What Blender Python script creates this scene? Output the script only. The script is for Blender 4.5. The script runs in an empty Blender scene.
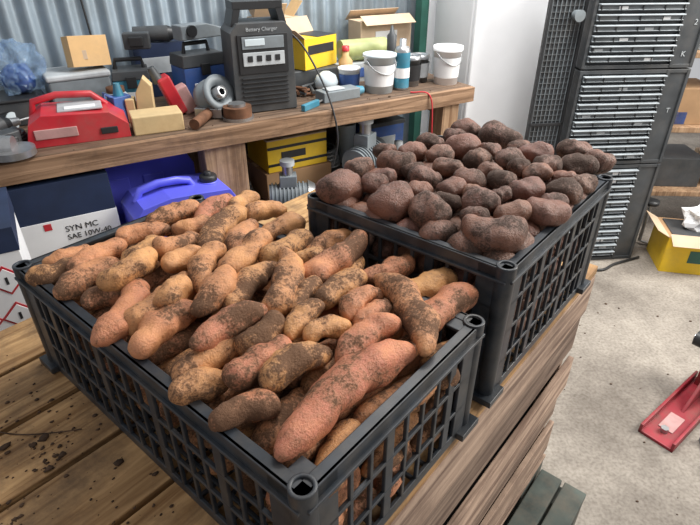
import bpy, bmesh, math, random
from mathutils import Vector, Matrix, noise
random.seed(7)
scene=bpy.context.scene
COL=bpy.context.collection
rad=math.radians

# ------------------------------------------------------------------ materials
def newmat(name):
    m=bpy.data.materials.new(name); m.use_nodes=True
    nt=m.node_tree; b=nt.nodes['Principled BSDF']
    return m,nt,b
def mat(name,col,rough=.5,metal=0,var=.25,scale=12,bump=0.0,dirt=None,dirt_amt=.5,alpha=1,trans=0,detail=6):
    m,nt,b=newmat(name); N=nt.nodes; L=nt.links
    tc=N.new('ShaderNodeTexCoord')
    n1=N.new('ShaderNodeTexNoise'); n1.inputs['Scale'].default_value=scale; n1.inputs['Detail'].default_value=detail
    L.new(tc.outputs['Object'],n1.inputs['Vector'])
    r=N.new('ShaderNodeValToRGB')
    r.color_ramp.elements[0].position=.3; r.color_ramp.elements[1].position=.7
    r.color_ramp.elements[0].color=(*[c*(1-var) for c in col],1)
    r.color_ramp.elements[1].color=(*[min(1,c*(1+var)) for c in col],1)
    L.new(n1.outputs['Fac'],r.inputs['Fac'])
    out=r.outputs['Color']
    if dirt:
        n2=N.new('ShaderNodeTexNoise'); n2.inputs['Scale'].default_value=scale*.6; n2.inputs['Detail'].default_value=9
        n2.inputs['Roughness'].default_value=.7
        L.new(tc.outputs['Object'],n2.inputs['Vector'])
        r2=N.new('ShaderNodeValToRGB'); r2.color_ramp.elements[0].position=.45; r2.color_ramp.elements[1].position=.68
        r2.color_ramp.elements[1].color=(dirt_amt,)*3+(1,)
        L.new(n2.outputs['Fac'],r2.inputs['Fac'])
        mx=N.new('ShaderNodeMixRGB'); L.new(r2.outputs['Color'],mx.inputs[0]); L.new(out,mx.inputs[1]); mx.inputs[2].default_value=(*dirt,1)
        out=mx.outputs[0]
    L.new(out,b.inputs['Base Color'])
    b.inputs['Roughness'].default_value=rough; b.inputs['Metallic'].default_value=metal
    if alpha<1: b.inputs['Alpha'].default_value=alpha
    if trans: b.inputs['Transmission Weight'].default_value=trans
    if bump:
        bp=N.new('ShaderNodeBump'); bp.inputs['Strength'].default_value=bump; bp.inputs['Distance'].default_value=.01
        L.new(n1.outputs['Fac'],bp.inputs['Height']); L.new(bp.outputs['Normal'],b.inputs['Normal'])
    return m

def wood(name,c1,c2,axis=0,rough=.7,dirt=(.05,.03,.02),damt=.7,gs=1.0,dlo=.48,dhi=.72):
    """plank timber: grain stretched along local axis"""
    m,nt,b=newmat(name); N=nt.nodes; L=nt.links
    tc=N.new('ShaderNodeTexCoord'); mp=N.new('ShaderNodeMapping')
    sc=[28*gs,28*gs,28*gs]; sc[axis]=1.6*gs; mp.inputs['Scale'].default_value=sc
    L.new(tc.outputs['Object'],mp.inputs['Vector'])
    n=N.new('ShaderNodeTexNoise'); n.inputs['Scale'].default_value=1.6; n.inputs['Detail'].default_value=8; n.inputs['Distortion'].default_value=1.2
    L.new(mp.outputs[0],n.inputs['Vector'])
    r=N.new('ShaderNodeValToRGB'); r.color_ramp.elements[0].position=.32; r.color_ramp.elements[1].position=.66
    r.color_ramp.elements[0].color=(*c1,1); r.color_ramp.elements[1].color=(*c2,1)
    L.new(n.outputs['Fac'],r.inputs['Fac'])
    n2=N.new('ShaderNodeTexNoise'); n2.inputs['Scale'].default_value=7; n2.inputs['Detail'].default_value=10; n2.inputs['Roughness'].default_value=.72
    L.new(tc.outputs['Object'],n2.inputs['Vector'])
    r2=N.new('ShaderNodeValToRGB'); r2.color_ramp.elements[0].position=dlo; r2.color_ramp.elements[1].position=dhi
    r2.color_ramp.elements[1].color=(damt,damt,damt,1)
    L.new(n2.outputs['Fac'],r2.inputs['Fac'])
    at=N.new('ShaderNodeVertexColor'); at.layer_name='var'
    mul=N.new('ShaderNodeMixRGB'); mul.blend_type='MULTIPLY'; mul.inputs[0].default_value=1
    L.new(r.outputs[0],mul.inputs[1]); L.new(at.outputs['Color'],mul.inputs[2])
    mx=N.new('ShaderNodeMixRGB'); L.new(r2.outputs[0],mx.inputs[0]); L.new(mul.outputs[0],mx.inputs[1]); mx.inputs[2].default_value=(*dirt,1)
    L.new(mx.outputs[0],b.inputs['Base Color']); b.inputs['Roughness'].default_value=rough
    bp=N.new('ShaderNodeBump'); bp.inputs['Strength'].default_value=.7; bp.inputs['Distance'].default_value=.005
    L.new(n.outputs['Fac'],bp.inputs['Height']); L.new(bp.outputs['Normal'],b.inputs['Normal'])
    return m

def potato_mat(name,ca,cb,film,dirt,rough=.6,ns=16,film_amt=.75,flo=.70,fhi=1.0,clo=1.10,chi=1.26):
    m,nt,b=newmat(name); N=nt.nodes; L=nt.links
    tc=N.new('ShaderNodeTexCoord')
    at=N.new('ShaderNodeVertexColor'); at.layer_name='var'
    sep=N.new('ShaderNodeSeparateColor'); L.new(at.outputs['Color'],sep.inputs[0])
    def nz(sc,det,ro):
        n=N.new('ShaderNodeTexNoise'); n.inputs['Scale'].default_value=sc; n.inputs['Detail'].default_value=det; n.inputs['Roughness'].default_value=ro
        L.new(tc.outputs['Object'],n.inputs['Vector']); return n
    n0=nz(ns,4,.6); n1=nz(ns*7,8,.75); n3=nz(ns*22,3,.6)
    mv=N.new('ShaderNodeMath'); mv.operation='MULTIPLY'; mv.use_clamp=True; L.new(sep.outputs[0],mv.inputs[0]); 
    mvn=N.new('ShaderNodeMath'); mvn.operation='MULTIPLY'; mvn.inputs[1].default_value=2.0; L.new(n0.outputs['Fac'],mvn.inputs[0]); L.new(mvn.outputs[0],mv.inputs[1])
    mx=N.new('ShaderNodeMixRGB'); L.new(mv.outputs[0],mx.inputs[0]); mx.inputs[1].default_value=(*ca,1); mx.inputs[2].default_value=(*cb,1)
    a=N.new('ShaderNodeMath'); a.operation='MULTIPLY_ADD'; L.new(n1.outputs['Fac'],a.inputs[0]); a.inputs[1].default_value=.6; L.new(n0.outputs['Fac'],a.inputs[2])
    a2=N.new('ShaderNodeMath'); a2.operation='MULTIPLY_ADD'; L.new(sep.outputs[1],a2.inputs[0]); a2.inputs[1].default_value=.16; L.new(a.outputs[0],a2.inputs[2])
    r=N.new('ShaderNodeMapRange'); r.inputs[1].default_value=flo; r.inputs[2].default_value=fhi; r.inputs[3].default_value=.12; r.inputs[4].default_value=film_amt; L.new(a2.outputs[0],r.inputs[0])
    m1=N.new('ShaderNodeMixRGB'); L.new(r.outputs[0],m1.inputs[0]); L.new(mx.outputs[0],m1.inputs[1]); m1.inputs[2].default_value=(*film,1)
    c=N.new('ShaderNodeMath'); c.operation='MULTIPLY_ADD'; L.new(n3.outputs['Fac'],c.inputs[0]); c.inputs[1].default_value=.45; L.new(a2.outputs[0],c.inputs[2])
    rc=N.new('ShaderNodeMapRange'); rc.inputs[1].default_value=clo; rc.inputs[2].default_value=chi; rc.inputs[4].default_value=.85; L.new(c.outputs[0],rc.inputs[0])
    m2=N.new('ShaderNodeMixRGB'); L.new(rc.outputs[0],m2.inputs[0]); L.new(m1.outputs[0],m2.inputs[1]); m2.inputs[2].default_value=(*dirt,1)
    L.new(m2.outputs[0],b.inputs['Base Color'])
    rr=N.new('ShaderNodeMapRange'); rr.inputs[3].default_value=rough; rr.inputs[4].default_value=.9; L.new(rc.outputs[0],rr.inputs[0]); L.new(rr.outputs[0],b.inputs['Roughness'])
    b.inputs['Specular IOR Level'].default_value=.5
    bp=N.new('ShaderNodeBump'); bp.inputs['Strength'].default_value=.8; bp.inputs['Distance'].default_value=.005
    L.new(c.outputs[0],bp.inputs['Height']); L.new(bp.outputs['Normal'],b.inputs['Normal'])
    return m

DU=(.20,.17,.14)
MAT={}
MAT['crate']=mat('crate_plastic',(.024,.030,.038),.42,var=.4,scale=30,dirt=(.12,.10,.08),dirt_amt=.4)
MAT['black']=mat('black_plastic',(.02,.021,.023),.45,var=.3)
MAT['dgrey']=mat('dark_grey_plastic',(.05,.055,.06),.5,dirt=DU,dirt_amt=.2)
MAT['grey']=mat('grey_paint',(.20,.23,.25),.5,var=.2,dirt=(.1,.09,.08),dirt_amt=.4)
MAT['lgrey']=mat('light_grey_paint',(.45,.48,.5),.5,dirt=(.15,.14,.12),dirt_amt=.3)
MAT['binfr']=mat('bin_front_plastic',(.14,.16,.175),.45,var=.25,dirt=(.3,.3,.29),dirt_amt=.35)
MAT['binlip']=mat('bin_lip_plastic',(.38,.42,.45),.45,var=.2)
MAT['steel']=mat('steel',(.42,.43,.44),.35,.8,dirt=(.1,.08,.06),dirt_amt=.4)
MAT['white']=mat('white_enamel',(.92,.93,.95),.35,var=.02)
MAT['paper']=mat('white_paper',(.8,.81,.82),.7,var=.05)
MAT['red']=mat('red_plastic',(.52,.022,.035),.4,var=.15,dirt=DU,dirt_amt=.35)
MAT['redsteel']=mat('red_painted_steel',(.30,.022,.035),.45,var=.25,dirt=(.12,.08,.06),dirt_amt=.7)
MAT['pink']=mat('worn_pink_paint',(.50,.28,.27),.6,dirt=DU,dirt_amt=.5)
MAT['cobalt']=mat('jerrycan_plastic',(.12,.13,.74),.35,var=.12,scale=5)
MAT['blue']=mat('blue_plastic',(.045,.11,.34),.45,dirt=DU,dirt_amt=.4)
MAT['cyan']=mat('cyan_plastic',(.04,.23,.34),.45,dirt=DU,dirt_amt=.4)
MAT['navy']=mat('navy_cardboard',(.014,.027,.07),.6)
MAT['card']=mat('brown_cardboard',(.38,.23,.12),.8,var=.12)
MAT['cardl']=mat('tan_cardboard',(.56,.42,.29),.8,var=.1)
MAT['yellow']=mat('yellow_print',(.82,.54,.02),.5,var=.06,dirt=DU,dirt_amt=.2)
MAT['orange']=mat('orange_card',(.66,.42,.19),.7,var=.1,dirt=DU,dirt_amt=.25)
MAT['cream']=mat('cream_wood',(.60,.45,.24),.65,var=.12,dirt=(.3,.15,.06),dirt_amt=.3)
MAT['green']=mat('green_paint',(.03,.12,.09),.5)
MAT['teal']=mat('weathered_pallet_wood',(.07,.085,.075),.85,var=.45,dirt=(.15,.12,.09),dirt_amt=.75)
MAT['ygreen']=mat('yellow_green_foil',(.38,.42,.17),.4,dirt=DU,dirt_amt=.3)
MAT['glass']=mat('clear_film',(.45,.65,.9),.15,var=.15,trans=.6,alpha=.5)
MAT['bulb']=mat('frosted_plastic',(.6,.68,.72),.3,var=.05)
MAT['soil']=mat('soil',(.075,.043,.025),.95,var=.5,scale=60)
MAT['rust']=mat('rusty_steel',(.16,.075,.04),.8,.3,var=.4,scale=30)
MAT['bench']=wood('bench_timber',(.075,.043,.026),(.24,.155,.10),0,dlo=.42,dhi=.7)
MAT['benchf']=wood('bench_edge_timber',(.15,.08,.04),(.36,.22,.13),0)
MAT['legw']=wood('leg_timber',(.22,.12,.06),(.46,.30,.18),2)
MAT['top']=wood('pallet_box_top_timber',(.27,.135,.045),(.66,.40,.18),0,dirt=(.12,.07,.036),damt=.85,dlo=.45,dhi=.66)
MAT['side']=wood('pallet_box_side_timber',(.14,.085,.06),(.48,.34,.25),0,rough=.85,dirt=(.11,.065,.045),damt=.65,dlo=.45)
MAT['kip']=potato_mat('kipfler_skin',(.70,.36,.13),(.58,.185,.115),(.31,.145,.062),(.095,.046,.022),ns=15,film_amt=.9,rough=.45,flo=.74,fhi=1.0,clo=1.11,chi=1.22)
MAT['rnd']=potato_mat('dirty_potato_skin',(.26,.12,.07),(.19,.07,.05),(.115,.058,.037),(.045,.025,.016),ns=16,rough=.42,film_amt=.9,clo=1.08,chi=1.22)

# ------------------------------------------------------------------ mesh builder
class B:
    def __init__(s): s.v=[];s.f=[];s.m=[];s.sm=[];s.c=[];s.mats=[];s.tone=1.0
    def mi(s,n):
        if n not in s.mats: s.mats.append(n)
        return s.mats.index(n)
    def add(s,vs,fs,mt,smooth=False):
        o=len(s.v); s.v+= [tuple(v) for v in vs]; i=s.mi(mt)
        for f in fs: s.f.append([a+o for a in f]); s.m.append(i); s.sm.append(smooth)
        s.c+=[s.tone]*len(vs)
    def box(s,c,d,mt,rz=0,rx=0,ry=0,taper=1.0,R=None):
        if R is None: R=Matrix.Rotation(rz,3,'Z')@Matrix.Rotation(ry,3,'Y')@Matrix.Rotation(rx,3,'X')
        vs=[]
        for z in(-.5,.5):
            k=taper if z>0 else 1
            for x,y in((-.5,-.5),(.5,-.5),(.5,.5),(-.5,.5)):
                vs.append(Vector(c)+R@Vector((x*d[0]*k,y*d[1]*k,z*d[2])))
        s.add(vs,[(3,2,1,0),(4,5,6,7),(0,1,5,4),(1,2,6,5),(2,3,7,6),(3,0,4,7)],mt)
    def cyl(s,p0,p1,r0,r1,mt,n=20,cap=True):
        p0,p1=Vector(p0),Vector(p1); d=(p1-p0).normalized()
        a=Vector((0,0,1)) if abs(d.z)<.9 else Vector((1,0,0))
        x=d.cross(a).normalized(); y=d.cross(x)
        vs=[];
        for p,r in((p0,r0),(p1,r1)):
            for i in range(n):
                t=2*math.pi*i/n; vs.append(p+x*math.cos(t)*r+y*math.sin(t)*r)
        fs=[(i,i+n,(i+1)%n+n,(i+1)%n) for i in range(n)]
        s.add(vs,fs,mt,True)
        if cap:
            s.add(vs[:n],[list(range(n))],mt); s.add(vs[n:],[list(range(n))[::-1]],mt)
    def lathe(s,c,prof,mt,n=28,R=None):
        vs=[];R=R or Matrix.Identity(3)
        for r,z in prof:
            for i in range(n):
                t=2*math.pi*i/n; vs.append(Vector(c)+R@Vector((r*math.cos(t),r*math.sin(t),z)))
        fs=[]
        for k in range(len(prof)-1):
            for i in range(n):
                fs.append((k*n+i,k*n+(i+1)%n,(k+1)*n+(i+1)%n,(k+1)*n+i))
        s.add(vs,fs,mt,True)
    def prism(s,poly,c,depth,mt,R=None):
        """poly in local XZ, extruded along local Y"""
        R=R or Matrix.Identity(3); n=len(poly)
        vs=[Vector(c)+R@Vector((x,-depth/2,z)) for x,z in poly]+[Vector(c)+R@Vector((x,depth/2,z)) for x,z in poly]
        fs=[list(range(n)),list(range(n,2*n))[::-1]]+[(i,i+n,(i+1)%n+n,(i+1)%n) for i in range(n)]
        s.add(vs,fs,mt)
    def tube(s,pts,r,mt,n=8):
        pts=[Vector(p) for p in pts]; vs=[]; prev=None
        for i,p in enumerate(pts):
            d=(pts[min(i+1,len(pts)-1)]-pts[max(i-1,0)]).normalized()
            a=Vector((0,0,1)) if abs(d.z)<.95 else Vector((1,0,0))
            x=d.cross(a).normalized(); 
            if prev and x.dot(prev)<0: x=-x
            prev=x; y=d.cross(x)
            for k in range(n):
                t=2*math.pi*k/n; vs.append(p+x*math.cos(t)*r+y*math.sin(t)*r)
        fs=[(i*n+k,i*n+(k+1)%n,(i+1)*n+(k+1)%n,(i+1)*n+k) for i in range(len(pts)-1) for k in range(n)]
        s.add(vs,fs,mt,True)
    def blob(s,c,d,mt,amp=.15,seed=0,n=3,R=None,smooth=True):
        bm=bmesh.new(); bmesh.ops.create_icosphere(bm,subdivisions=n,radius=1)
        R=R or Matrix.Identity(3)
        vs=[]
        for v in bm.verts:
            k=1+amp*noise.noise(v.co*1.8+Vector((seed*3.1,seed,0)))+amp*.5*noise.noise(v.co*4.5+Vector((seed*3.1,seed,5)))
            vs.append(Vector(c)+R@Vector((v.co.x*d[0]*k,v.co.y*d[1]*k,v.co.z*d[2]*k)))
        fs=[[v.index for v in f.verts] for f in bm.faces]; bm.free()
        s.add(vs,fs,mt,smooth)
    def build(s,name,loc=(0,0,0),rz=0,bevel=0,parent=None,fix=True):
        me=bpy.data.meshes.new(name); me.from_pydata(s.v,[],s.f)
        for n in s.mats: me.materials.append(MAT[n])
        me.polygons.foreach_set('material_index',s.m); me.polygons.foreach_set('use_smooth',s.sm)
        ca=me.color_attributes.new('var','FLOAT_COLOR','POINT')
        for i,c in enumerate(s.c):
            ca.data[i].color=(c,c,c,1) if not isinstance(c,tuple) else (*c,1)
        me.update()
        if fix:
            bm=bmesh.new(); bm.from_mesh(me); bmesh.ops.recalc_face_normals(bm,faces=bm.faces); bm.to_mesh(me); bm.free()
        o=bpy.data.objects.new(name,me); COL.objects.link(o); o.location=loc; o.rotation_euler=(0,0,rz)
        if bevel:
            md=o.modifiers.new('bevel','BEVEL'); md.width=bevel; md.segments=2; md.limit_method='ANGLE'; md.angle_limit=rad(50)
        if parent: o.parent=parent
        return o
def text(body,name,parent,loc,rot,size,mt,align='LEFT'):
    cu=bpy.data.curves.new(name,'FONT'); cu.body=body; cu.size=size; cu.extrude=.0004; cu.align_x=align
    cu.materials.append(MAT[mt]); o=bpy.data.objects.new(name,cu); COL.objects.link(o)
    o.parent=parent; o.location=loc; o.rotation_euler=rot; return o
VERT=(rad(90),0,0)

# frames
def T(s,t,z):            # table frame (rotated 50 deg about camera foot)
    return (s*.6428-t*.766, s*.766+t*.6428, z)
TR=rad(50)
BR=rad(31.3)
def P(p,q,z=.95):        # bench frame
    return (-.35+.8545*p-.5195*q, 1.84+.5195*p+.8545*q, z)

# ------------------------------------------------------------------ camera
cam=bpy.data.cameras.new('camera'); co=bpy.data.objects.new('camera',cam); COL.objects.link(co)
co.location=(0,0,1.5); co.rotation_euler=(rad(90-31.5),0,0)
cam.sensor_width=36; cam.lens=530/700*36; cam.clip_start=.02
scene.camera=co

# ------------------------------------------------------------------ room
m,nt,b=newmat('concrete'); N=nt.nodes; L=nt.links
tc=N.new('ShaderNodeTexCoord'); n1=N.new('ShaderNodeTexNoise'); n1.inputs['Scale'].default_value=2.5; n1.inputs['Detail'].default_value=12; n1.inputs['Roughness'].default_value=.7
n2=N.new('ShaderNodeTexNoise'); n2.inputs['Scale'].default_value=90; n2.inputs['Detail'].default_value=4
L.new(tc.outputs['Object'],n1.inputs['Vector']); L.new(tc.outputs['Object'],n2.inputs['Vector'])
r1=N.new('ShaderNodeValToRGB'); r1.color_ramp.elements[0].position=.36; r1.color_ramp.elements[1].position=.64
r1.color_ramp.elements[0].color=(.19,.165,.14,1); r1.color_ramp.elements[1].color=(.40,.36,.31,1)
L.new(n1.outputs['Fac'],r1.inputs['Fac'])
r2=N.new('ShaderNodeValToRGB'); r2.color_ramp.elements[0].position=.3; r2.color_ramp.elements[1].position=.6
r2.color_ramp.elements[0].color=(.68,.66,.64,1); r2.color_ramp.elements[1].color=(1,1,1,1)
L.new(n2.outputs['Fac'],r2.inputs['Fac'])
mx=N.new('ShaderNodeMixRGB'); mx.blend_type='MULTIPLY'; mx.inputs[0].default_value=1
L.new(r1.outputs[0],mx.inputs[1]); L.new(r2.outputs[0],mx.inputs[2]); L.new(mx.outputs[0],b.inputs['Base Color'])
b.inputs['Roughness'].default_value=.85
bp=N.new('ShaderNodeBump'); bp.inputs['Strength'].default_value=.2; bp.inputs['Distance'].default_value=.006; L.new(n2.outputs['Fac'],bp.inputs['Height']); L.new(bp.outputs[0],b.inputs['Normal'])
MAT['concrete']=m
k=B(); k.box((.5,2,-.05),(9,9,.1),'concrete'); k.build('floor')
MAT['corr']=mat('corrugated_zinc',(.33,.40,.46),.45,.35,var=.15,scale=4,dirt=(.14,.14,.13),dirt_amt=.5)
MAT['wallw']=mat('white_painted_wall',(.94,.95,.96),.6,var=.01)
k=B(); n=420; x0,x1=-2.6,1.22; vs=[];fs=[]
for i in range(n+1):
    x=x0+(x1-x0)*i/n; y=.012*math.sin(2*math.pi*x/.068)
    vs+=[(x,y,0),(x,y,2.4)]
for i in range(n): fs.append((2*i,2*i+2,2*i+3,2*i+1))
k.add(vs,fs,'corr',True); k.box(((x0+x1)/2,.04,1.2),(x1-x0,.03,2.4),'grey')
k.build('wall_back',P(0,.66,0),BR,fix=False)
k=B(); k.box((1.22+1.3,.05,1.2),(2.6,.06,2.4),'wallw'); k.build('wall_right',P(0,.66,0),BR)
k=B(); k.box((0,0,1.2),(.035,.05,2.4),'green'); k.box((.03,0,1.2),(.03,.01,2.4),'green'); k.build('steel_post',P(1.16,.55,0),BR,.002)

# ------------------------------------------------------------------ workbench
k=B()
bl,brt=-1.9,1.03
for i in range(4):
    k.tone=random.uniform(.75,1.15)
    k.box(((bl+brt)/2,.075+.15*i,.925),(brt-bl,.144,.05),'bench')
k.tone=1
k.box(((bl+brt)/2,-.012,.918),(brt-bl,.024,.062),'benchf')
for p in(-1.6,-.1,.93):
    k.tone=1
    k.box((p,.05,.46),(.15 if p<.5 else .09,.09,.86),'legw'); k.box((p,.55,.46),(.09,.09,.86),'legw')
    k.box((p,.3,.86),(.05,.5,.06),'legw')
k.tone=.5  # shade under the bench put into the tone of these boards
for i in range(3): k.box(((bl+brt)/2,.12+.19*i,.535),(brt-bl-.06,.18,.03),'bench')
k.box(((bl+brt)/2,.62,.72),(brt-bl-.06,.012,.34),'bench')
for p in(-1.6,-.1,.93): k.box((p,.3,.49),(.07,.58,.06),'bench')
k.tone=1
k.build('workbench',P(0,0,0),BR,.002)

# ------------------------------------------------------------------ wooden pallet box (table)
k=B(); s0,s1,t0,t1=-.35,1.19,.228,1.06; H=.84
n=6; w=(t1-t0)/n
for i in range(n):
    k.tone=random.uniform(.8,1.12)
    k.box(((s0+s1)/2,t0+w*(i+.5),H-.011),(s1-s0,w-.011,.022),'top')
zz=[.818,.69,.565,.44,.315,.175]
dy=[0,.008,-.004,.010,0]
for i in range(5):
    za,zb=zz[i+1]+.024,zz[i]
    for sd,cy in((0,t0+.010),(1,t1-.010)):
        k.tone=(1.05,.66,1.25,.8,1.1)[i]
        k.box(((s0+s1)/2,cy+(dy[i] if sd==0 else -dy[i]),(za+zb)/2),(s1-s0+random.uniform(-.02,.012),.014,zb-za),'side')
    for cx in(s0+.012,s1-.012):
        k.box((cx,(t0+t1)/2,(za+zb)/2),(.022,t1-t0-.05,zb-za),'side')
for cx in(s0+.05,(s0+s1)/2,s1-.06):
    for cy in(t0+.047,t1-.047): k.tone=.5; k.box((cx,cy,.5),(.07,.04,.62),'side')
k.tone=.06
k.box(((s0+s1)/2,(t0+t1)/2,.5),(s1-s0-.1,t1-t0-.1,.58),'black')  # black filler added inside, stands in for shade in the board gaps
k.tone=1
k.box(((s0+s1)/2,(t0+t1)/2,.168),(s1-s0,t1-t0,.012),'side')
for cy in(t0+.05,(t0+t1)/2,t1-.05):
    for cx in(s0+.08,(s0+s1)/2,s1-.09): k.box((cx,cy,.112),(.15,.10,.10),'teal')
    k.box(((s0+s1)/2,cy,.0425),(s1-s0,.1,.045),'teal')
    k.box(((s0+s1)/2,cy,.01),(s1-s0,.1,.02),'teal')
k.build('wooden_pallet_box',(0,0,0),TR,.002)
k=B()
for y in(-.035,.035): k.box((0,y,.145),(.30,.062,.022),'teal')
for x in(-.11,.11): k.box((x,0,.067),(.07,.13,.134),'teal')
k.build('timber_offcut_stack',T(1.0,.155,0),TR,.003)

# ------------------------------------------------------------------ crates
def crate(name,cs,ct,sl,tl,z0,h,rows):
    k=B(); M_='crate'; d=.006
    bw=.020
    for (x,y,lx,ly,ax) in((sl/2,0,sl,d,0),(sl/2,tl,sl,d,0),(0,tl/2,d,tl,1),(sl,tl/2,d,tl,1)):
        L_=sl if ax==0 else tl
        k.box((x,y,h-bw/2),(lx,ly,bw),M_)
        inn=.006*(1 if (y==0 or x==0) else -1)
        if ax==0: k.box((x,y+inn,h-.003),(lx,.017,.006),M_)
        else: k.box((x+inn,y,h-.003),(.017,ly,.006),M_)
        if ax==0: k.box((x,y-inn*.4,h-bw),(lx,.012,.005),M_)
        else: k.box((x-inn*.4,y,h-bw),(.012,ly,.005),M_)
        for r in rows:
            k.box((x,y,r*h),(lx,ly,.006) if r>.06 else (lx,ly,.018),M_)
        nb=int(round(L_/.034))
        for i in range(1,nb):
            q=L_*i/nb
            wide=.006 if i%4 else .016
            if ax==0: k.box((q,y,h*.5),(wide,d*.9,h-.01),M_)
            else: k.box((x,q,h*.5),(d*.9,wide,h-.01),M_)
    for x,y in((0,0),(sl,0),(0,tl),(sl,tl)):
        ix=.010*(1 if x==0 else -1); iy=.010*(1 if y==0 else -1)
        c=(x+ix*.8,y+iy*.8,0); R=.0145
        k.lathe(c,[(R*.8,-.001),(R,.002),(R*1.05,h),(R*1.05,h+.003),(R*.72,h+.003),(R*.6,h-.05),(0,h-.05)],M_,20)
        k.box((x+ix*3.0,y,h/2),(.036,d,h-.002),M_)
        k.box((x,y+iy*3.0,h/2),(d,.036,h-.002),M_)
        k.box((x+ix,y+iy,.006),(.05,.05,.012),M_)
        k.box((x+ix*1.8,y+iy*1.8,h-.004),(.036,.036,.005),M_)
    for i in range(1,int(sl/.03)): k.box((i*.03,tl/2,.012),(.006,tl,.006),M_)
    for i in range(1,int(tl/.03)): k.box((sl/2,i*.03,.009),(sl,.006,.006),M_)
    return k.build(name,T(cs,ct,z0),TR,.0012)
crate('plastic_crate',.210,.235,.354,.648,.842,.205,(.035,.32,.60))
crate('plastic_crate',.632,.235,.445,.392,.842,.255,(.03,.26,.5,.72))

# ------------------------------------------------------------------ potatoes
th=rad(31.5); SS,CC=math.sin(th),math.cos(th)
def survey(x,y,z):
    "photogrammetry: bearing from the tripod position intersected with the heap surface height z -> table frame (s,t) and range"
    u=(x-350)/530; v=(262.5-y)/530
    Y=CC+SS*v; Z=-SS+CC*v; kk=(z-1.5)/Z; X=u*kk; Y*=kk
    return X*.6428+Y*.766, -.766*X+.6428*Y, kk
near="""272 452 405 345 45;415 355 372 285 34;262 385 328 350 36;212 418 278 395 34;180 398 232 372 32;228 380 290 342 34;182 376 262 310 36;200 350 268 312 32;136 350 197 300 34;136 328 196 275 34;104 340 146 282 32;200 315 232 276 32;222 302 267 262 30;275 314 291 258 31;298 334 342 318 25;328 356 386 322 34;343 316 370 293 24;303 286 366 246 31;316 304 357 276 32;355 279 410 260 24;396 298 449 276 30;422 325 470 292 35;58 296 114 260 32;85 296 130 285 26;108 291 158 260 28;82 272 128 242 26;28 280 78 260 26;48 266 92 250 24;116 242 168 230 22;152 226 203 208 24;193 219 224 198 22;203 250 240 212 28;168 268 202 248 26;199 292 216 252 26;218 271 262 238 28;238 255 257 222 24;260 260 303 233 28;263 236 302 220 26;243 218 282 207 22;306 254 350 236 26;128 268 162 243 26;228 210 254 196 20;148 252 192 234 24;243 350 287 323 30;283 340 312 308 26;288 308 314 280 24;173 231 212 221 22;373 326 402 303 25;158 306 187 283 26;333 276 352 253 22;385 292 350 300 22;300 262 330 258 22""".split(';')
far="""342 188 46 40;393 200 48 42;432 209 42 34;478 203 38 28;398 165 40 30;360 168 30 24;425 178 34 24;470 180 34 24;455 190 30 22;495 231 64 34;540 210 44 30;525 187 40 26;560 192 36 26;575 166 40 26;598 163 30 26;508 160 34 24;465 148 36 26;500 138 44 26;466 130 30 18;440 155 30 20;412 152 30 20;480 160 30 22;535 152 36 22;552 168 34 22;490 172 26 18;448 167 30 20;518 212 36 24;578 182 34 22;372 183 28 24;575 150 34 18;430 143 28 18;505 184 30 22;450 203 28 20;538 172 28 20;385 152 26 18;418 192 26 20;412 168 24 18;522 170 24 18;562 178 24 16;488 150 24 16;455 136 24 16;520 148 24 16;475 217 28 20;470 193 24 16;385 178 24 18;500 195 24 16;555 204 28 20""".split(';')
POT=[]
for l in near:
    a=[float(v) for v in l.split()]; z=1.07
    for _ in range(5):
        s,t,kk=survey((a[0]+a[2])/2,(a[1]+a[3])/2,z)
        z=1.046+.022*max(0,1-((s-.39)/.2)**2)*max(0,1-((t-.545)/.34)**2)
    A=survey(a[0],a[1],z); Bb=survey(a[2],a[3],z); r=a[4]/2/530*kk*.97
    A,Bb=Vector((A[0],A[1],z)),Vector((Bb[0],Bb[1],z))
    d=(Bb-A)*1.08
    if d.length>.225: d*= .225/d.length
    c=(A+Bb)/2
    POT.append([c,d,r])
ROUND=[]
for l in far:
    a=[float(v) for v in l.split()]; z=1.13
    for _ in range(5):
        s,t,kk=survey(a[0],a[1],z)
        z=1.108+.014*max(0,1-((s-.855)/.26)**2)*max(0,1-((t-.43)/.24)**2)
    an=random.uniform(-.6,.6)-.87
    wd=min(.105,a[2]/530*kk*1.04); ht=min(.066,a[3]/530*kk*1.05)
    d=Vector((math.cos(an),math.sin(an),random.uniform(-.15,.15)))*wd
    ROUND.append([Vector((s,t,z)),d,max(ht/2,wd*.33)])
def relax(lst,iters,tol,zf,keep=.08):
    org=[p[0].copy() for p in lst]
    def samples(p):
        h=max(0,p[1].length/2-p[2]*.8); dn=p[1].normalized(); n=max(1,int(h/p[2]*2)+1)
        return [dn*(h*(2*i/n-1)) for i in range(n+1)] if h>0.004 else [Vector((0,0,0))]
    SM=[samples(p) for p in lst]
    for it in range(iters):
        for i in range(len(lst)):
            for j in range(i+1,len(lst)):
                if (lst[i][0]-lst[j][0]).length>(lst[i][1].length+lst[j][1].length)/2+.03: continue
                best=None
                R=(lst[i][2]+lst[j][2])*tol
                for a in SM[i]:
                    for b_ in SM[j]:
                        dv=(lst[i][0]+a)-(lst[j][0]+b_); dl=dv.length
                        if best is None or dl<best[0]: best=(dl,dv)
                if best[0]<R:
                    dv=best[1]/max(best[0],1e-4); push=(R-best[0])*.3
                    w=Vector((dv.x,dv.y,dv.z*zf))*push
                    lst[i][0]+=w; lst[j][0]-=w
        for i in range(len(lst)): lst[i][0]+= (org[i]-lst[i][0])*keep
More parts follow.
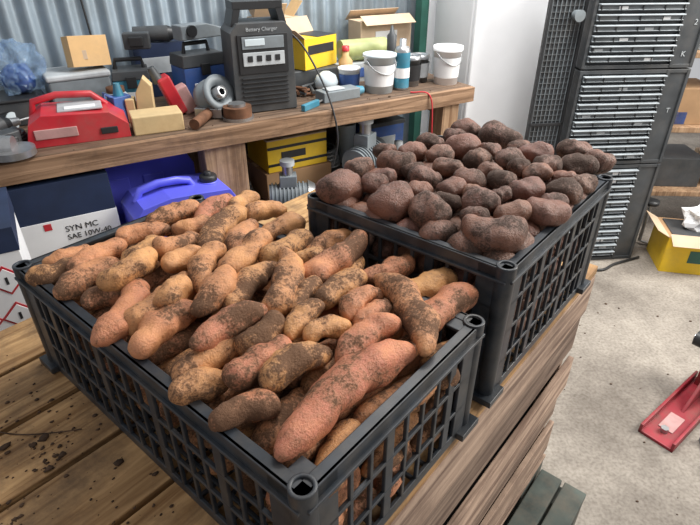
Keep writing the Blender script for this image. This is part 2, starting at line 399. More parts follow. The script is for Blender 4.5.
def potato(k,mt,c,d,r,bend,seed,var,nr=16,ns=14,pw=2.6,amp=.13,lump=1.0,tap=.15,dirtv=None):
    Ln=max(d.length,2*r*.9); dn=d.normalized(); side=dn.cross(Vector((0,0,1))).normalized(); up=side.cross(dn)
    vs=[];fs=[]
    for i in range(nr+1):
        u=.5-.5*math.cos(math.pi*i/nr); w=abs(2*u-1)
        rr=r*max(0,1-w**pw)**.5
        rr*=1+lump*.15*noise.noise(Vector((u*Ln/r*.9,seed*5.7,1.3)))
        taper=1+tap*math.sin(seed*1.7)*(2*u-1)
        cp=c+dn*(u-.5)*Ln+side*(bend*(1-4*(u-.5)**2-.4)+lump*r*.2*noise.noise(Vector((u*Ln/r*.6,seed*2.1,7))))+up*bend*.2*(1-4*(u-.5)**2)*math.cos(seed)
        for j in range(ns):
            t=2*math.pi*j/ns
            v=side*math.cos(t)*rr*taper+up*math.sin(t)*rr*taper*.92
            p=cp+v
            q=Vector((p.x,p.y,p.z))*(.55/r)+Vector((seed*7.3,seed*1.3,0))
            f=1+amp*1.5*noise.noise(q)+amp*.9*noise.noise(q*2.7)+amp*.35*noise.noise(q*6)
            vs.append(cp+v*f+dn*noise.noise(q*.9)*r*.18)
    for i in range(nr):
        for j in range(ns): fs.append((i*ns+j,i*ns+(j+1)%ns,(i+1)*ns+(j+1)%ns,(i+1)*ns+j))
    k.tone=(var,random.random() if dirtv is None else dirtv,0)
    k.add(vs,fs,mt,True)
relax(POT,30,.84,.45)
relax(ROUND,30,.82,.5)
k=B()
for i,(c,d,r) in enumerate(POT):
    d=d+Vector((0,0,random.uniform(-.012,.012)))
    bend=random.choice((-1,1))*random.uniform(.003,.014)*d.length/.11
    if i==0: bend=-.018
    if i==1: bend=.022
    pw=random.uniform(3.0,4.6)
    potato(k,'kip',c,d,r,bend,i+1,random.random()**1.1,32,24,pw=pw,amp=.17,lump=1.3,tap=.14,dirtv=.15 if i==0 else random.choice((.1,.3,.5,.7,1.0)))
cnt=100
for z,gap in((1.018,.042),(.985,.05),(.94,.055),(.89,.06)):
    t=.258
    while t<.865:
        s=.232
        while s<.54:
            ln=random.uniform(.09,.13); r=random.uniform(.017,.021)
            if s+ln>.548: ln=.548-s
            if ln<.04: break
            potato(k,'kip',Vector((s+ln/2,t+random.uniform(-.006,.006),z)),Vector((ln*1.03,random.uniform(-.03,.03),random.uniform(-.012,.012))),r,random.uniform(-.008,.008),cnt,random.random(),14,12,pw=3.4,lump=1.2,dirtv=.8); cnt+=1
            s+=ln
        t+=gap
k.build('kipfler_potato_heap',(0,0,0),TR)
k=B()
for i,(c,d,r) in enumerate(ROUND):
    potato(k,'rnd',c,d,r,.024 if i==9 else random.uniform(-.005,.005),i+200,random.random(),22,22,pw=random.uniform(2.2,2.9) if i!=9 else 3,amp=.22,lump=.7,tap=.18)
cnt=400
for z in(1.085,1.03,.97,.90):
    t=.27
    while t<.60:
        s=.668
        while s<1.06:
            r=random.uniform(.022,.03)
            potato(k,'rnd',Vector((min(s,1.045),t+random.uniform(-.008,.008),z+random.uniform(-.008,.008))),Vector((random.uniform(.055,.075),random.uniform(-.04,.04),0)),r,0,cnt,random.random(),10,10,pw=2.2,amp=.2); cnt+=1
            s+=.056
        t+=.052
k.build('round_potato_heap',(0,0,0),TR)
# soil crumbs on table (clustered)
k=B(); 
cl=[(random.uniform(-.15,.2),random.uniform(.26,1.0),random.uniform(.008,.05)) for _ in range(34)]
for i in range(760):
    if i%3:
        a=random.choice(cl); s=random.gauss(a[0],a[2]); t=random.gauss(a[1],a[2])
    else: s=random.gauss(.15,.12); t=random.uniform(.25,1.0)
    if s>.20 or s<-.3 or t<.24 or t>1.04: continue
    r=min(.006,abs(random.gauss(0,.0013))+.0005)
    if random.random()<.02: r=random.uniform(.004,.007)
    k.blob((s,t,H+r*.45),(r*1.4,r,r*.6),'soil',.7,i,1)
k.build('soil_crumbs',(0,0,.0),TR)
k=B()
for i in range(70):
    r=abs(random.gauss(0,.0022))+.0008
    k.blob((random.uniform(.75,1.6),random.uniform(.5,2.2),r*.5),(r*2,r*1.5,r),'soil',.4,i,1)
k.build('floor_grit')
k=B(); pts=[]
for i in range(26):
    a=i/25; pts.append((.0+.16*a+.012*math.sin(a*7),.84-.12*a+.03*math.sin(a*4.5),H+.002+.002*math.sin(a*9)))
k.tube(pts,.0011,'soil',6); k.build('dry_root_strand',(0,0,0),TR)

# ------------------------------------------------------------------ boxes & cans below bench
k=B(); k.box((0,0,.16),(.40,.28,.32),'navy'); k.box((.0,-.1405,.10),(.40,.002,.20),'paper'); k.box((.2005,0,.10),(.002,.28,.20),'paper')
k.box((0,0,.3212),(.396,.05,.002),'dgrey'); k.box((-.005,-.142,.182),(.022,.002,.022),'red')
bx=k.build('motor_oil_carton',P(-.695,.12,.551),BR,.003)
text('SYN MC','label_line_1',bx,(.04,-.1425,.155),VERT,.027,'black'); text('SAE 10W-40','label_line_2',bx,(.04,-.1425,.127),VERT,.025,'black')
k=B(); k.box((0,0,.155),(.34,.26,.31),'paper'); k.box((0,0,.285),(.344,.264,.06),'navy')
for x,z in((.125,.185),(.125,.085),(.05,.085)):
    k.box((x,-.1305,z),(.056,.002,.056),'red',R=Matrix.Rotation(rad(45),3,'Y')); k.box((x,-.132,z),(.046,.002,.046),'paper',R=Matrix.Rotation(rad(45),3,'Y'))
    k.box((x,-.1335,z),(.006,.001,.02),'black')
k.build('hazard_label_carton',P(-.93,-.32,.63),BR,.003)
k=B(); k.box((0,0,.312),(.42,.34,.624),'card'); k.box((0,0,.627),(.05,.34,.003),'cardl'); k.box((0,-.171,.312),(.2,.002,.12),'paper'); k.build('cardboard_carton',P(-.955,-.32,0),BR,.004)

def jerry(name,loc,rz):
    k=B()
    prof=[(-.16,0),(.16,0),(.17,.02),(.17,.19),(.15,.225),(.04,.235),(-.05,.24),(-.14,.225),(-.17,.19),(-.17,.02)]
    k.prism(prof,(0,0,0),.19,'cobalt')
    for x in(-.1,.02): k.box((x,-.097,.11),(.07,.006,.13),'cobalt')
    k.tube([(-.14,0,.215),(-.12,0,.25),(-.06,0,.262),(.0,0,.26),(.04,0,.25),(.055,0,.222)],.013,'cobalt',12)
    k.lathe((.11,0,.215),[(.034,0),(.034,.018),(.028,.02),(.028,.022)],'cobalt')
    k.lathe((.11,0,.232),[(.0,.022),(.026,.022),(.03,.018),(.03,0),(0,0)],'black')
    k.lathe((.11,0,.255),[(.0,.010),(.012,.010),(.014,.0)],'black')
    return k.build(name,loc,rz,.012)
jerry('plastic_jerrycan',P(-.295,-.04,.551),BR+.05)
jerry('plastic_jerrycan',P(-.345,.25,.60),BR-.05)
k=B(); k.box((0,0,.024),(.32,.16,.048),'card'); k.build('flat_cardboard_box',P(-.345,.25,.551),BR-.05,.003)
k=B(); k.box((0,0,.065),(.27,.22,.13),'yellow'); k.box((0,0,.132),(.272,.222,.004),'cardl')
for z in(.03,.1): k.box((0,-.111,z),(.27,.002,.012),'black')
k.box((-.02,-.1115,.065),(.11,.002,.03),'black'); yb=k.build('yellow_parts_carton',P(.25,.26,.681),BR,.002)
k=B(); k.box((0,0,.064),(.30,.28,.128),'card'); k.box((0,0,.1285),(.30,.05,.002),'cardl'); k.build('cardboard_box',P(.25,.28,.551),BR,.003)
def pump(name,loc,rz,sc=1):
    k=B()
    k.cyl((-.09*sc,0,.075*sc),(.07*sc,0,.075*sc),.055*sc,.055*sc,'grey',24)
    for i in range(9): k.cyl((-.08*sc+i*.016*sc,0,.075*sc),(-.074*sc+i*.016*sc,0,.075*sc),.062*sc,.062*sc,'grey',24)
    k.cyl((.07*sc,0,.075*sc),(.10*sc,0,.075*sc),.068*sc,.05*sc,'steel',24)
    k.cyl((.10*sc,0,.075*sc),(.14*sc,0,.075*sc),.02*sc,.02*sc,'steel')
    k.box((-.01*sc,0,.15*sc),(.07*sc,.06*sc,.05*sc),'grey'); k.cyl((-.01*sc,0,.17*sc),(-.01*sc,0,.215*sc),.022*sc,.022*sc,'steel')
    k.cyl((-.01*sc,0,.215*sc),(-.01*sc,0,.235*sc),.03*sc,.03*sc,'lgrey')
    for x in(-.06,.05): k.box((x*sc,0,.01*sc),(.03*sc,.13*sc,.02*sc),'steel')
    k.build(name,loc,rz,.003)
pump('electric_pump',P(.52,.05,.62),BR+.5,1.1)
pump('electric_pump',P(.15,.02,.551),BR-.4,.95)
k=B(); k.box((0,0,.034),(.24,.22,.068),'dgrey'); k.box((0,-.111,.034),(.18,.002,.04),'lgrey'); k.build('parts_tray',P(.54,.10,.551),BR,.003)
k=B(); k.lathe((0,0,0),[(0,0),(.05,0),(.056,.02),(.056,.11),(.05,.13),(.02,.145),(.02,.165),(0,.165)],'lgrey'); k.build('oil_bottle',P(.74,.12,.551),0)
k=B(); k.lathe((0,0,0),[(0,0),(.045,0),(.05,.18),(.052,.185),(.04,.185),(.04,.01),(0,.01)],'bulb'); k.build('plastic_jug',P(.64,.42,.551),0)
k=B(); k.box((0,0,.09),(.2,.16,.18),'blue'); k.box((0,0,.19),(.21,.17,.02),'dgrey'); k.tube([(-.05,0,.2),(-.045,0,.23),(.045,0,.23),(.05,0,.2)],.008,'black'); k.box((0,-.082,.1),(.1,.004,.06),'lgrey'); k.build('tool_case',P(.80,.38,.551),BR,.005)
k=B()
for i in range(5): k.tube([((.085-.004*i)*math.cos(a),(.085-.004*i)*math.sin(a),.011+.018*i) for a in [2*math.pi*j/32 for j in range(33)]],.010,'dgrey',10)
k.build('coiled_hose',P(.50,.42,.551),0)
k=B()
for i in range(4): k.tube([((.06-.004*i)*math.cos(a),(.06-.004*i)*math.sin(a),.009+.016*i) for a in [2*math.pi*j/32 for j in range(33)]],.009,'lgrey',10)
k.build('coiled_hose',P(.02,.27,.551),0)

# ------------------------------------------------------------------ objects on bench
k=B(); prof=[(-.15,0),(.15,0),(.15,.045),(.10,.085),(-.09,.095),(-.13,.07)]
k.prism(prof,(0,0,0),.17,'red'); k.box((.02,-.0,.094),(.13,.11,.006),'lgrey'); k.box((.02,-.03,.098),(.09,.03,.004),'paper')
k.box((-.06,-.087,.04),(.12,.004,.03),'pink'); k.box((.09,-.087,.03),(.05,.006,.02),'black')
k.tube([(-.12,.04,.07),(-.11,.04,.11),(-.04,.04,.125),(.06,.04,.118),(.1,.04,.08)],.011,'red',10)
k.build('red_battery_tester',P(-.53,.15),BR-.1,.005)
k=B()
k.prism([(-.115,0),(.115,0),(.11,.27),(.085,.30),(-.085,.30),(-.11,.27)],(0,0,0),.15,'dgrey')
k.prism([(-.10,.29),(-.075,.29),(-.06,.345),(-.085,.345)],(0,0,0),.10,'black')
k.prism([(.10,.29),(.075,.29),(.06,.345),(.085,.345)],(0,0,0),.10,'black')
k.box((0,0,.352),(.175,.10,.026),'black')
k.box((0,-.077,.20),(.18,.006,.13),'black')
k.box((0,-.081,.238),(.15,.004,.04),'grey'); k.box((-.03,-.084,.24),(.07,.003,.022),'bulb')
k.box((0,-.081,.185),(.15,.004,.045),'lgrey')
for i in range(4): k.box((-.05+.033*i,-.084,.187),(.018,.004,.02),'black')
for i in range(7): k.box((0,-.078,.03+.015*i),(.17,.008,.006),'black')
for x in(-.09,.09): k.box((x,0,-.0+.004),(.03,.14,.012),'black')
ch=k.build('battery_charger',P(.115,.16,.953),BR-.12,.004)
text('Battery Charger','charger_label',ch,(0,-.0765,.275),VERT,.017,'lgrey','CENTER')
def toolcase(name,loc,rz,d,c):
    k=B(); k.box((0,0,d[2]*.38),(d[0],d[1],d[2]*.76),c,taper=.97); k.box((0,0,d[2]*.88),(d[0],d[1],d[2]*.22),'dgrey' if c!='dgrey' else 'black',taper=.94)
    k.box((0,-d[1]/2-.004,d[2]*.72),(.035,.01,.04),'black'); k.tube([(-.05,0,d[2]*.98),(-.045,0,d[2]+.03),(.045,0,d[2]+.03),(.05,0,d[2]*.98)],.008,'black')
    k.box((0,-d[1]/2-.001,d[2]*.35),(d[0]*.6,.004,d[2]*.25),'paper')
    k.build(name,loc,rz,.005)
toolcase('tool_case',P(-.06,.33),BR+.15,(.17,.12,.19),'blue')
toolcase('tool_case',P(-.29,.42),BR-.2,(.13,.13,.14),'cyan')
k=B(); k.box((0,0,.065),(.2,.16,.13),'grey'); k.box((0,0,.14),(.21,.17,.02),'lgrey'); k.build('grey_storage_tub',P(-.475,.44),BR+.05,.006)
k=B(); k.box((0,0,.05),(.13,.07,.10),'orange',rx=-.15,rz=.2,ry=.06); k.box((-.03,-.04,.045),(.05,.002,.03),'cardl',rx=-.15); k.build('small_orange_carton',P(-.42,.43,1.108),BR,.002)
k=B(); k.blob((0,0,.08),(.07,.06,.085),'glass',.6,3,4,smooth=False); k.blob((.0,0,.05),(.055,.045,.05),'blue',.3,5,2); k.build('plastic_bag_of_fittings',P(-.65,.44,1.038),BR)
k=B(); k.box((0,0,.04),(.15,.17,.08),'dgrey'); k.box((0,0,.084),(.16,.18,.012),'black'); k.build('black_storage_tub',P(-.67,.44),BR,.005)
def drill(name,loc,rz,c,R=None):
    k=B(); 
    k.cyl((-.07,0,.03),(.06,0,.03),.028,.03,c,20); k.cyl((.06,0,.03),(.085,0,.03),.028,.02,'black',20); k.cyl((.085,0,.03),(.12,0,.03),.018,.012,'steel',16)
    k.cyl((.12,0,.03),(.17,0,.03),.004,.004,'steel',8)
    k.prism([(0,0),(.04,0),(.04,.12),(-.01,.12)],(-.06,-.07,.03),.034,'black',R=Matrix(((1,0,0),(0,0,-1),(0,1,0))).to_3x3())
    k.box((-.045,-.15,.03),(.09,.05,.055),c)
    k.build(name,loc,rz,.004)
drill('cordless_drill',P(-.79,.24,.952),BR+.6,'dgrey')
drill('cordless_drill',P(-.16,.54,1.152),BR-.3,'dgrey')
k=B(); k.box((0,0,.1),(.2,.09,.2),'navy'); k.box((0,-.046,.12),(.15,.002,.06),'lgrey'); k.build('blue_fastener_carton',P(-.15,.555,.951),BR,.003)
k=B(); k.cyl((-.1,0,.035),(.08,0,.035),.03,.033,'black',20); k.cyl((.08,0,.035),(.13,0,.035),.036,.03,'steel',20); k.cyl((.12,0,.01),(.12,0,.03),.062,.062,'steel',28); k.cyl((.1,.03,.04),(.1,.13,.04),.015,.017,'black'); k.build('angle_grinder',P(-.84,.05,.952),BR-.3,.003)
k=B()
k.box((0,0,.07),(.045,.06,.14),'red',ry=-.35); k.box((.045,0,.05),(.05,.05,.10),'pink',ry=-.35); k.cyl((-.035,0,.12),(-.055,0,.17),.02,.012,'dgrey'); k.build('red_hand_tool',P(-.20,.23),BR,.006)
k=B(); k.box((0,0,.03),(.16,.10,.06),'cream',rz=.1); k.build('timber_block',P(-.295,.085),BR-.2,.004)
k=B(); k.prism([(-.03,0),(.03,0),(.035,.12),(.01,.15),(-.02,.10)],(0,0,0),.05,'cream'); k.box((-.045,0,.04),(.03,.05,.08),'cream'); k.build('timber_wedge',P(-.30,.21),BR-.3,.003)
k=B(); RR=Matrix.Rotation(rad(65),3,'X')@Matrix.Rotation(.3,3,'Y')
k.lathe((0,0,.068),[(.02,-.05),(.05,-.05),(.06,-.04),(.062,-.01),(.045,.0),(.045,.02),(.062,.03),(.064,.04),(.045,.045),(.03,.03),(.03,-.04),(.02,-.05)],'grey',30,R=RR)
k.lathe((0,0,.068),[(.012,-.06),(.022,-.06),(.022,.055),(.012,.055)],'steel',20,R=RR); k.build('hose_reel_fitting',P(-.07,.15),BR)
k=B(); k.box((0,0,.06),(.20,.13,.12),'yellow'); k.box((0,-.0655,.075),(.16,.002,.035),'black'); k.box((.04,0,.1212),(.12,.13,.002),'black')
k.box((-.115,0,.135),(.08,.13,.003),'cardl',ry=.6); k.box((0,.08,.15),(.19,.07,.003),'cardl',rx=1.0); k.build('yellow_parts_carton',P(.44,.38,1.032),BR+.35,.002)
k=B(); k.box((0,0,.04),(.24,.14,.08),'dgrey'); k.build('black_storage_tub',P(.43,.37),BR,.005)
k=B(); k.box((0,0,.13),(.2,.10,.26),'cardl'); k.box((-.05,-.08,.28),(.14,.1,.003),'cardl',rx=-.9); k.box((.09,0,.28),(.1,.10,.003),'orange',ry=-.9); k.box((-.09,0,.29),(.08,.1,.003),'cardl',ry=1.1); k.build('open_cardboard_box',P(.36,.56,.951),BR,.002)
k=B(); k.box((0,0,.11),(.28,.12,.22),'cardl'); k.box((0,-.0605,.15),(.12,.002,.05),'paper'); k.box((0,-.075,.225),(.27,.07,.003),'cardl',rx=.5); k.box((0,.075,.235),(.27,.07,.003),'cardl',rx=-.7); k.build('open_cardboard_box',P(.90,.53,.951),BR-.05,.003)
k=B(); k.cyl((-.11,0,.045),(.11,0,.045),.045,.045,'ygreen',24); k.cyl((-.112,0,.045),(.112,0,.045),.015,.015,'cardl',16); k.build('foil_roll',P(.70,.37,1.03),BR-.1)
k=B(); k.box((0,0,.039),(.3,.14,.078),'lgrey'); k.box((0,-.071,.04),(.2,.002,.04),'blue'); k.build('socket_set_case',P(.70,.38),BR-.1,.004)
def tub(name,p,q,r,h,c,band=None,lid=None,taper=.86,handle=False):
    k=B(); k.lathe((0,0,0),[(0,0),(r*taper,0),(r*.98,h*.93),(r*1.05,h*.93),(r*1.05,h),(r*.96,h),(r*.85,.01),(0,.01)],c,32)
    if band: k.lathe((0,0,0),[(r*(taper+.14*.2)+.0008,h*.2),(r*(taper+.125*.8)+.0012,h*.75)],band,32)
    if lid: k.lathe((0,0,h),[(r*1.07,-.012),(r*1.07,.005),(r*.95,.005),(r*.9,0),(0,0)],lid,32)
    if handle: k.tube([(r*1.04*math.cos(a),-r*1.0*abs(math.sin(a))*.9-.004,h*.9-r*1.1*math.sin(a)*.8) for a in [math.pi*i/16 for i in range(17)]],.0022,'steel',6)
    k.build(name,P(p,q),BR)
tub('plastic_bucket',.63,.13,.066,.15,'bulb','paper',None,handle=True)
tub('plastic_cup',.54,.22,.046,.09,'white','blue')
tub('lidded_paint_bucket',.965,.10,.060,.15,'white','paper','white',handle=True)
tub('paint_tin',.805,.15,.042,.12,'steel','black','steel',.98)
tub('paint_tin',.885,.19,.040,.11,'steel','lgrey','steel',.98)
k=B(); k.lathe((0,0,0),[(0,0),(.03,0),(.032,.005),(.032,.155),(.026,.17),(.014,.173),(.014,.2),(0,.2)],'steel',24); k.lathe((0,0,0),[(.0325,.01),(.0325,.15)],'cyan',24); k.lathe((0,0,0),[(.0335,.05),(.0335,.09)],'paper',24); k.build('spray_can',P(.73,.11),0)
k=B(); k.lathe((0,0,0),[(0,0),(.02,0),(.021,.19),(.012,.2),(.004,.23),(0,.23)],'dgrey',20); k.build('sealant_cartridge',P(.78,.26),0)
k=B(); k.lathe((0,0,.0),[(0,0),(.03,0),(.045,.02),(.05,.04),(.04,.065),(.015,.08),(0,.08)],'bulb',24); k.build('frosted_dome_lamp',P(.44,.24),0)
k=B(); k.box((0,0,.02),(.17,.07,.04),'grey'); k.box((-.02,0,.043),(.08,.05,.006),'lgrey'); k.cyl((.085,0,.02),(.12,0,.02),.02,.015,'cyan'); k.build('rotary_tool',P(.42,.11),BR+.05,.006)
k=B(); k.box((0,0,.012),(.10,.018,.024),'cyan',rz=.5); k.cyl((.045,.025,.012),(.12,.07,.012),.004,.004,'steel'); k.build('screwdriver',P(.26,.04),BR,.003)
# extra clutter
k=B(); k.lathe((0,0,0),[(0,0),(.035,0),(.038,.01),(.038,.075),(.028,.088),(.028,.09)],'bulb',24); k.lathe((0,0,.09),[(.031,-.006),(.031,.012),(0,.012)],'rust',24); k.build('glass_jar',P(-.37,.315),0)
k=B()
for i in range(4): k.tube([((.055-.003*i)*math.cos(a),(.055-.003*i)*math.sin(a),.006+.009*i) for a in [2*math.pi*j/28 for j in range(29)]],.005,'black',8)
k.build('coiled_cable',P(-.73,.17),0)
k=B()
for i in range(9):
    a=random.uniform(0,3.1); L_=random.uniform(.06,.12); x,y=random.uniform(-.06,.06),random.uniform(-.05,.05)
    k.cyl((x-L_/2*math.cos(a),y-L_/2*math.sin(a),.008+(.006*i)%.03),(x+L_/2*math.cos(a),y+L_/2*math.sin(a),.01+(.006*i)%.03),.007,.006,random.choice(['rust','steel','dgrey']),10)
k.build('loose_bolts',P(.33,.22),BR)
k=B(); k.prism([(-.11,0),(.05,0),(.05,.03),(-.1,.03)],(0,0,.0),.04,'black'); k.prism([(.05,.0),(.10,-.0),(.10,.05),(.05,.05)],(0,0,0),.05,'rust'); k.build('cable_crimper',P(-.94,.22),BR+.4,.004)
k=B(); k.box((0,0,.05),(.12,.09,.10),'dgrey'); k.box((0,-.046,.05),(.09,.003,.05),'ygreen'); k.cyl((0,0,.1),(0,0,.13),.02,.02,'black'); k.build('electrical_junction_box',P(-.90,.42),BR+.2,.004)
k=B(); k.cyl((-.08,0,.025),(.08,0,.025),.024,.024,'black',20); k.cyl((.08,0,.025),(.12,0,.025),.024,.034,'black',20); k.cyl((.12,0,.025),(.123,0,.025),.03,.03,'bulb',20); k.build('torch',P(-.80,.42),BR-.7,.002)
k=B(); k.box((0,0,.045),(.08,.06,.09),'blue',taper=.8); k.cyl((0,0,.09),(0,0,.13),.018,.010,'cyan'); k.tube([(-.025,0,.085),(-.05,0,.105),(-.055,0,.07),(-.035,0,.03)],.007,'blue'); k.build('oil_can',P(-.375,.235),BR+.3,.005)
k=B(); k.cyl((0,0,.01),(0,0,.045),.05,.05,'rust',24); k.cyl((0,0,.045),(0,0,.055),.03,.03,'steel',20); k.cyl((0,0,0),(0,0,.01),.055,.055,'steel',24); k.build('machined_hub',P(-.02,.06),BR,.002)
k=B(); k.cyl((-.07,0,.02),(.07,0,.02),.018,.018,'rust',14); k.box((.075,0,.02),(.03,.10,.034),'steel'); k.build('club_hammer',P(-.15,.06),BR+.9,.003)
k=B(); k.prism([(-.09,0),(.09,0),(.09,.03),(.02,.05),(-.09,.05)],(0,0,0),.06,'grey'); k.cyl((-.05,-.04,.03),(-.05,.04,.03),.02,.02,'black'); k.build('belt_sander',P(-.04,.335,1.185),BR+.3,.004)
k=B()
for i in range(6): k.box((0,0,.006+.012*i),(.16-.01*i,.11,.010),('paper','cardl','lgrey','navy','paper','card')[i],rz=.1*math.sin(i*2))
k.build('paper_stack',P(.12,.42,.951),BR,.001)
k=B(); k.lathe((0,0,0),[(0,0),(.028,0),(.03,.10),(.014,.12),(.014,.14),(0,.14)],'orange',20); k.lathe((0,0,.14),[(.016,0),(.016,.02),(0,.02)],'red',20); k.build('glue_bottle',P(.57,.30),0)
k=B(); k.blob((0,0,.05),(.09,.06,.055),'glass',.6,13,4,smooth=False); k.blob((0,0,.03),(.06,.04,.03),'paper',.3,15,2); k.build('crumpled_plastic_bag',P(.56,.46),BR)
k=B()
for i in range(60):
    r=abs(random.gauss(0,.002))+.0008; k.blob((random.uniform(-1,.95),random.uniform(.0,.3),r*.4),(r*1.5,r,r*.8),'soil',.4,i,1)
k.build('bench_debris',P(0,0),BR)
def cable(name,pts,r,m='black'):
    k=B(); out=[]
    pts=[Vector(p) for p in pts]; pts=[2*pts[0]-pts[1]]+pts+[2*pts[-1]-pts[-2]]
    for i in range(1,len(pts)-2):
        for j in range(10):
            t=j/10; a,b_,c,d=pts[i-1:i+3]
            out.append(.5*((2*b_)+(c-a)*t+(2*a-5*b_+4*c-d)*t*t+(3*b_-a-3*c+d)*t**3))
    k.tube(out,r,m,8); k.build(name)
cable('hanging_cable',[P(-.40,.62,2.1),P(-.395,.60,1.6),P(-.38,.58,1.3),P(-.37,.56,1.0)],.004)
cable('charger_lead',[P(.24,.2,1.22),P(.285,.12,1.15),P(.315,-.0,1.0),P(.325,-.05,.85),P(.30,-.04,.72)],.0035)
cable('tool_lead',[P(-.98,.30,.956),P(-.9,.16,.96),P(-.80,.13,.956),P(-.72,.06,.956),P(-.69,.02,.956)],.004)
cable('red_lead',[P(.72,.03,.955),P(.78,-.03,.94),P(.80,-.04,.75),P(.86,-.035,.62)],.003,'red')
# ------------------------------------------------------------------ right side
k=B(); k.box((0,0,.95),(.46,.36,1.86),'white'); k.box((0,-.195,.78),(.46,.03,1.48),'white'); k.box((0,-.195,1.705),(.46,.03,.33),'white')
k.box((.19,-.232,1.28),(.022,.02,.26),'white'); 
for z in(1.16,1.40): k.box((.19,-.22,z),(.03,.03,.03),'white')
k.box((0,-.17,.03),(.42,.02,.06),'lgrey'); k.build('refrigerator',(.71,2.87,0),rad(20),.014)
k=B()
k.box((0,.0,.75),(.165,.004,1.46),'dgrey')
for x in(-.08,.08): k.box((x,-.005,.75),(.012,.02,1.5),'black')
for z in(.006,.75,1.49): k.box((0,-.005,z),(.17,.02,.012),'black')
for i in range(60): k.box((0,-.005,.03+i*.0245),(.16,.006,.003),'dgrey')
for i in range(8): k.box((-.07+i*.02,-.005,.75),(.003,.006,1.46),'grey')
k.cyl((.04,-.01,1.22),(.04,-.05,1.22),.02,.024,'grey')
k.build('perforated_steel_panel',(.92,2.48,0),rad(8),.001)
k=B(); W=.52; D=.34
zc=0
for u,(h,nn) in enumerate(((.55,12),(.45,10),(.46,10))):
    k.box((W/2,D/2+.012,zc+h/2),(W,D,h-.008),'dgrey')
    k.box((W/2,0.006,zc+.010),(W,.02,.016),'dgrey'); k.box((W/2,.006,zc+h-.012),(W,.02,.016),'dgrey')
    for x in(.008,.415,.512): k.box((x,.004,zc+h/2),(.014,.02,h-.01),'dgrey')
    k.box((.465,.008,zc+h/2),(.08,.014,h-.03),'dgrey')
    ph=(h-.045)/nn
    for i in range(nn):
        z=zc+.022+ph*(i+.5)
        k.box((.212,.0,z+ph*.05),(.385,.02,ph*.62),'binfr')
        k.box((.212,-.012,z+ph*.34),(.385,.024,ph*.13),'binlip')
        k.box((.212,-.009,z-ph*.18),(.385,.012,ph*.08),'binlip')
        for xx in(.03,.115,.212,.31,.395): k.box((xx,-.008,z+ph*.05),(.005,.016,ph*.55),'dgrey')
        if random.random()<.6: k.box((.05+.3*random.random(),-.0115,z),(.04,.003,ph*.3),random.choice(['paper','lgrey']))
    zc+=h
cb=k.build('drawer_cabinet_stack',(1.02,2.45,0),rad(5),.0015)
for i,(tx,x,z) in enumerate((('6',.47,1.36),('1',.46,1.28),('2',.475,1.18),('K',.46,1.05),('T',.47,.80))):
    text(tx,'drawer_mark_%d'%(i+1),cb,(x,-.0015,z),VERT,.032,'lgrey','CENTER')
cable('floor_cable',[(1.0,2.34,.008),(1.15,2.38,.008),(1.32,2.36,.008),(1.42,2.42,.008),(1.6,2.5,.008)],.007)
k=B(); k.box((0,0,.1),(.3,.24,.2),'card'); k.box((0,-.121,.1),(.3,.003,.2),'yellow'); k.box((-.151,0,.1),(.003,.24,.2),'yellow')
k.box((.03,-.1235,.1),(.13,.002,.07),'green'); k.box((-.18,0,.215),(.08,.24,.003),'cardl',ry=.5); k.box((0,-.15,.2),(.3,.08,.003),'cardl',rx=.4)
k.box((.0,0,.2),(.26,.2,.01),'dgrey'); k.build('open_produce_carton',(1.80,2.45,0),rad(-12),.002)
k=B(); k.blob((0,0,.06),(.1,.08,.07),'paper',.5,8,3,smooth=False); k.build('plastic_bag',(1.84,2.46,.205),0)
k=B()
for z in(.25,.62,1.0,1.4): k.box((0,0,z),(.9,.4,.03),'legw')
for x in(-.43,.43):
    for y in(-.18,.18): k.box((x,y,.75),(.04,.04,1.5),'legw')
k.box((-.25,-.02,.73),(.26,.26,.19),'card'); k.box((.1,0,.71),(.3,.26,.15),'navy'); k.box((-.2,0,.35),(.3,.26,.17),'dgrey'); k.box((.15,0,.34),(.26,.26,.15),'cardl')
k.box((-.1,0,1.11),(.4,.3,.19),'grey'); k.box((-.3,-.1,.67),(.1,.1,.07),'blue'); k.box((-.15,0,1.30),(.5,.34,.16),'dgrey'); k.build('storage_shelf',(2.07,2.98,0),rad(-3),.003)
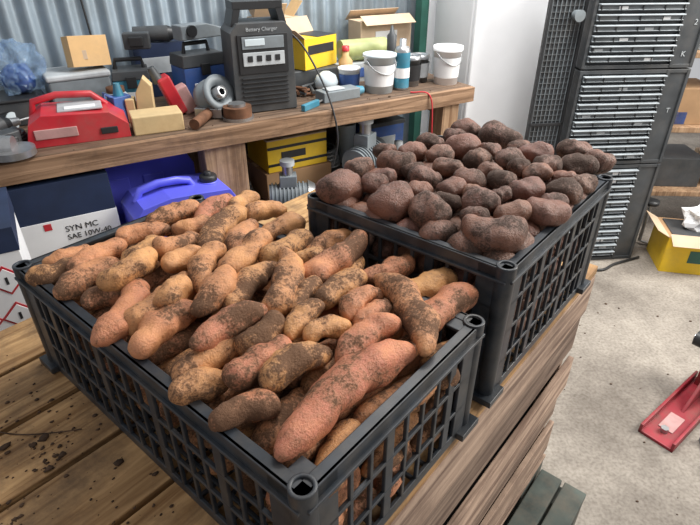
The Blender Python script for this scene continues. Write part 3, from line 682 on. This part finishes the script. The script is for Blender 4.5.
k=B(); k.tube([(0,0,.25),(0,0,.02),(.05,-.03,.01),(.1,0,.01)],.01,'steel'); k.lathe((0,0,.25),[(.0,0),(.04,.0),(.04,.02),(0,.02)],'black'); k.build('bar_stand',(1.66,2.66,0))
# red steel stand
k=B()
k.prism([(-.22,0),(.22,0),(.22,.012),(-.22,.012)],(0,0,0),.12,'redsteel')
k.box((0,-.055,.02),(.44,.01,.04),'redsteel'); k.box((0,.055,.02),(.44,.01,.04),'redsteel')
k.prism([(-.02,.01),(.20,.01),(.20,.17),(.16,.17)],(0,0,0),.012,'redsteel')
k.box((.2,0,.15),(.06,.08,.30),'redsteel'); k.cyl((.2,-.1,.19),(.2,.1,.19),.03,.03,'black',24); k.cyl((.2,-.105,.19),(.2,.105,.19),.014,.014,'steel',16)
k.cyl((-.16,0,.012),(-.16,0,.03),.014,.014,'steel',6)
k.box((-.1,0,.014),(.1,.05,.004),'pink')
k.build('engine_stand_base',(1.235,1.385,0),rad(38),.002)
k=B(); k.prism([(-.12,0),(.12,0),(.12,.012),(-.12,.012)],(0,0,0),.12,'grey'); k.box((.0,.055,.03),(.24,.01,.05),'grey'); k.box((-.0,-.055,.03),(.24,.01,.05),'redsteel'); k.cyl((.0,0,.012),(0,0,.05),.03,.03,'steel',24); k.build('steel_foot_bracket',(1.32,1.17,0),rad(-15),.003)

# ------------------------------------------------------------------ light
w=bpy.data.worlds.new('world'); scene.world=w; w.use_nodes=True
bg=w.node_tree.nodes['Background']; bg.inputs[0].default_value=(.97,.97,1,1); bg.inputs[1].default_value=.52
def area(name,loc,tgt,size,e,col):
    l=bpy.data.lights.new(name,'AREA'); l.size=size; l.energy=e; l.color=col; o=bpy.data.objects.new(name,l); COL.objects.link(o); o.location=loc
    o.rotation_euler=(Vector(tgt)-Vector(loc)).to_track_quat('-Z','Y').to_euler()
area('doorway_daylight',(3.0,1.6,2.5),(.4,1.3,.9),1.4,128,(1,.965,.90))
area('white_wall_fill',(.7,1.9,3.1),(1.0,2.9,1.0),1.0,95,(1,.985,.96))  # added fill lamp, aimed at the white wall to brighten it
try:
    scene.view_settings.view_transform='Standard'
except Exception as e: print(e)
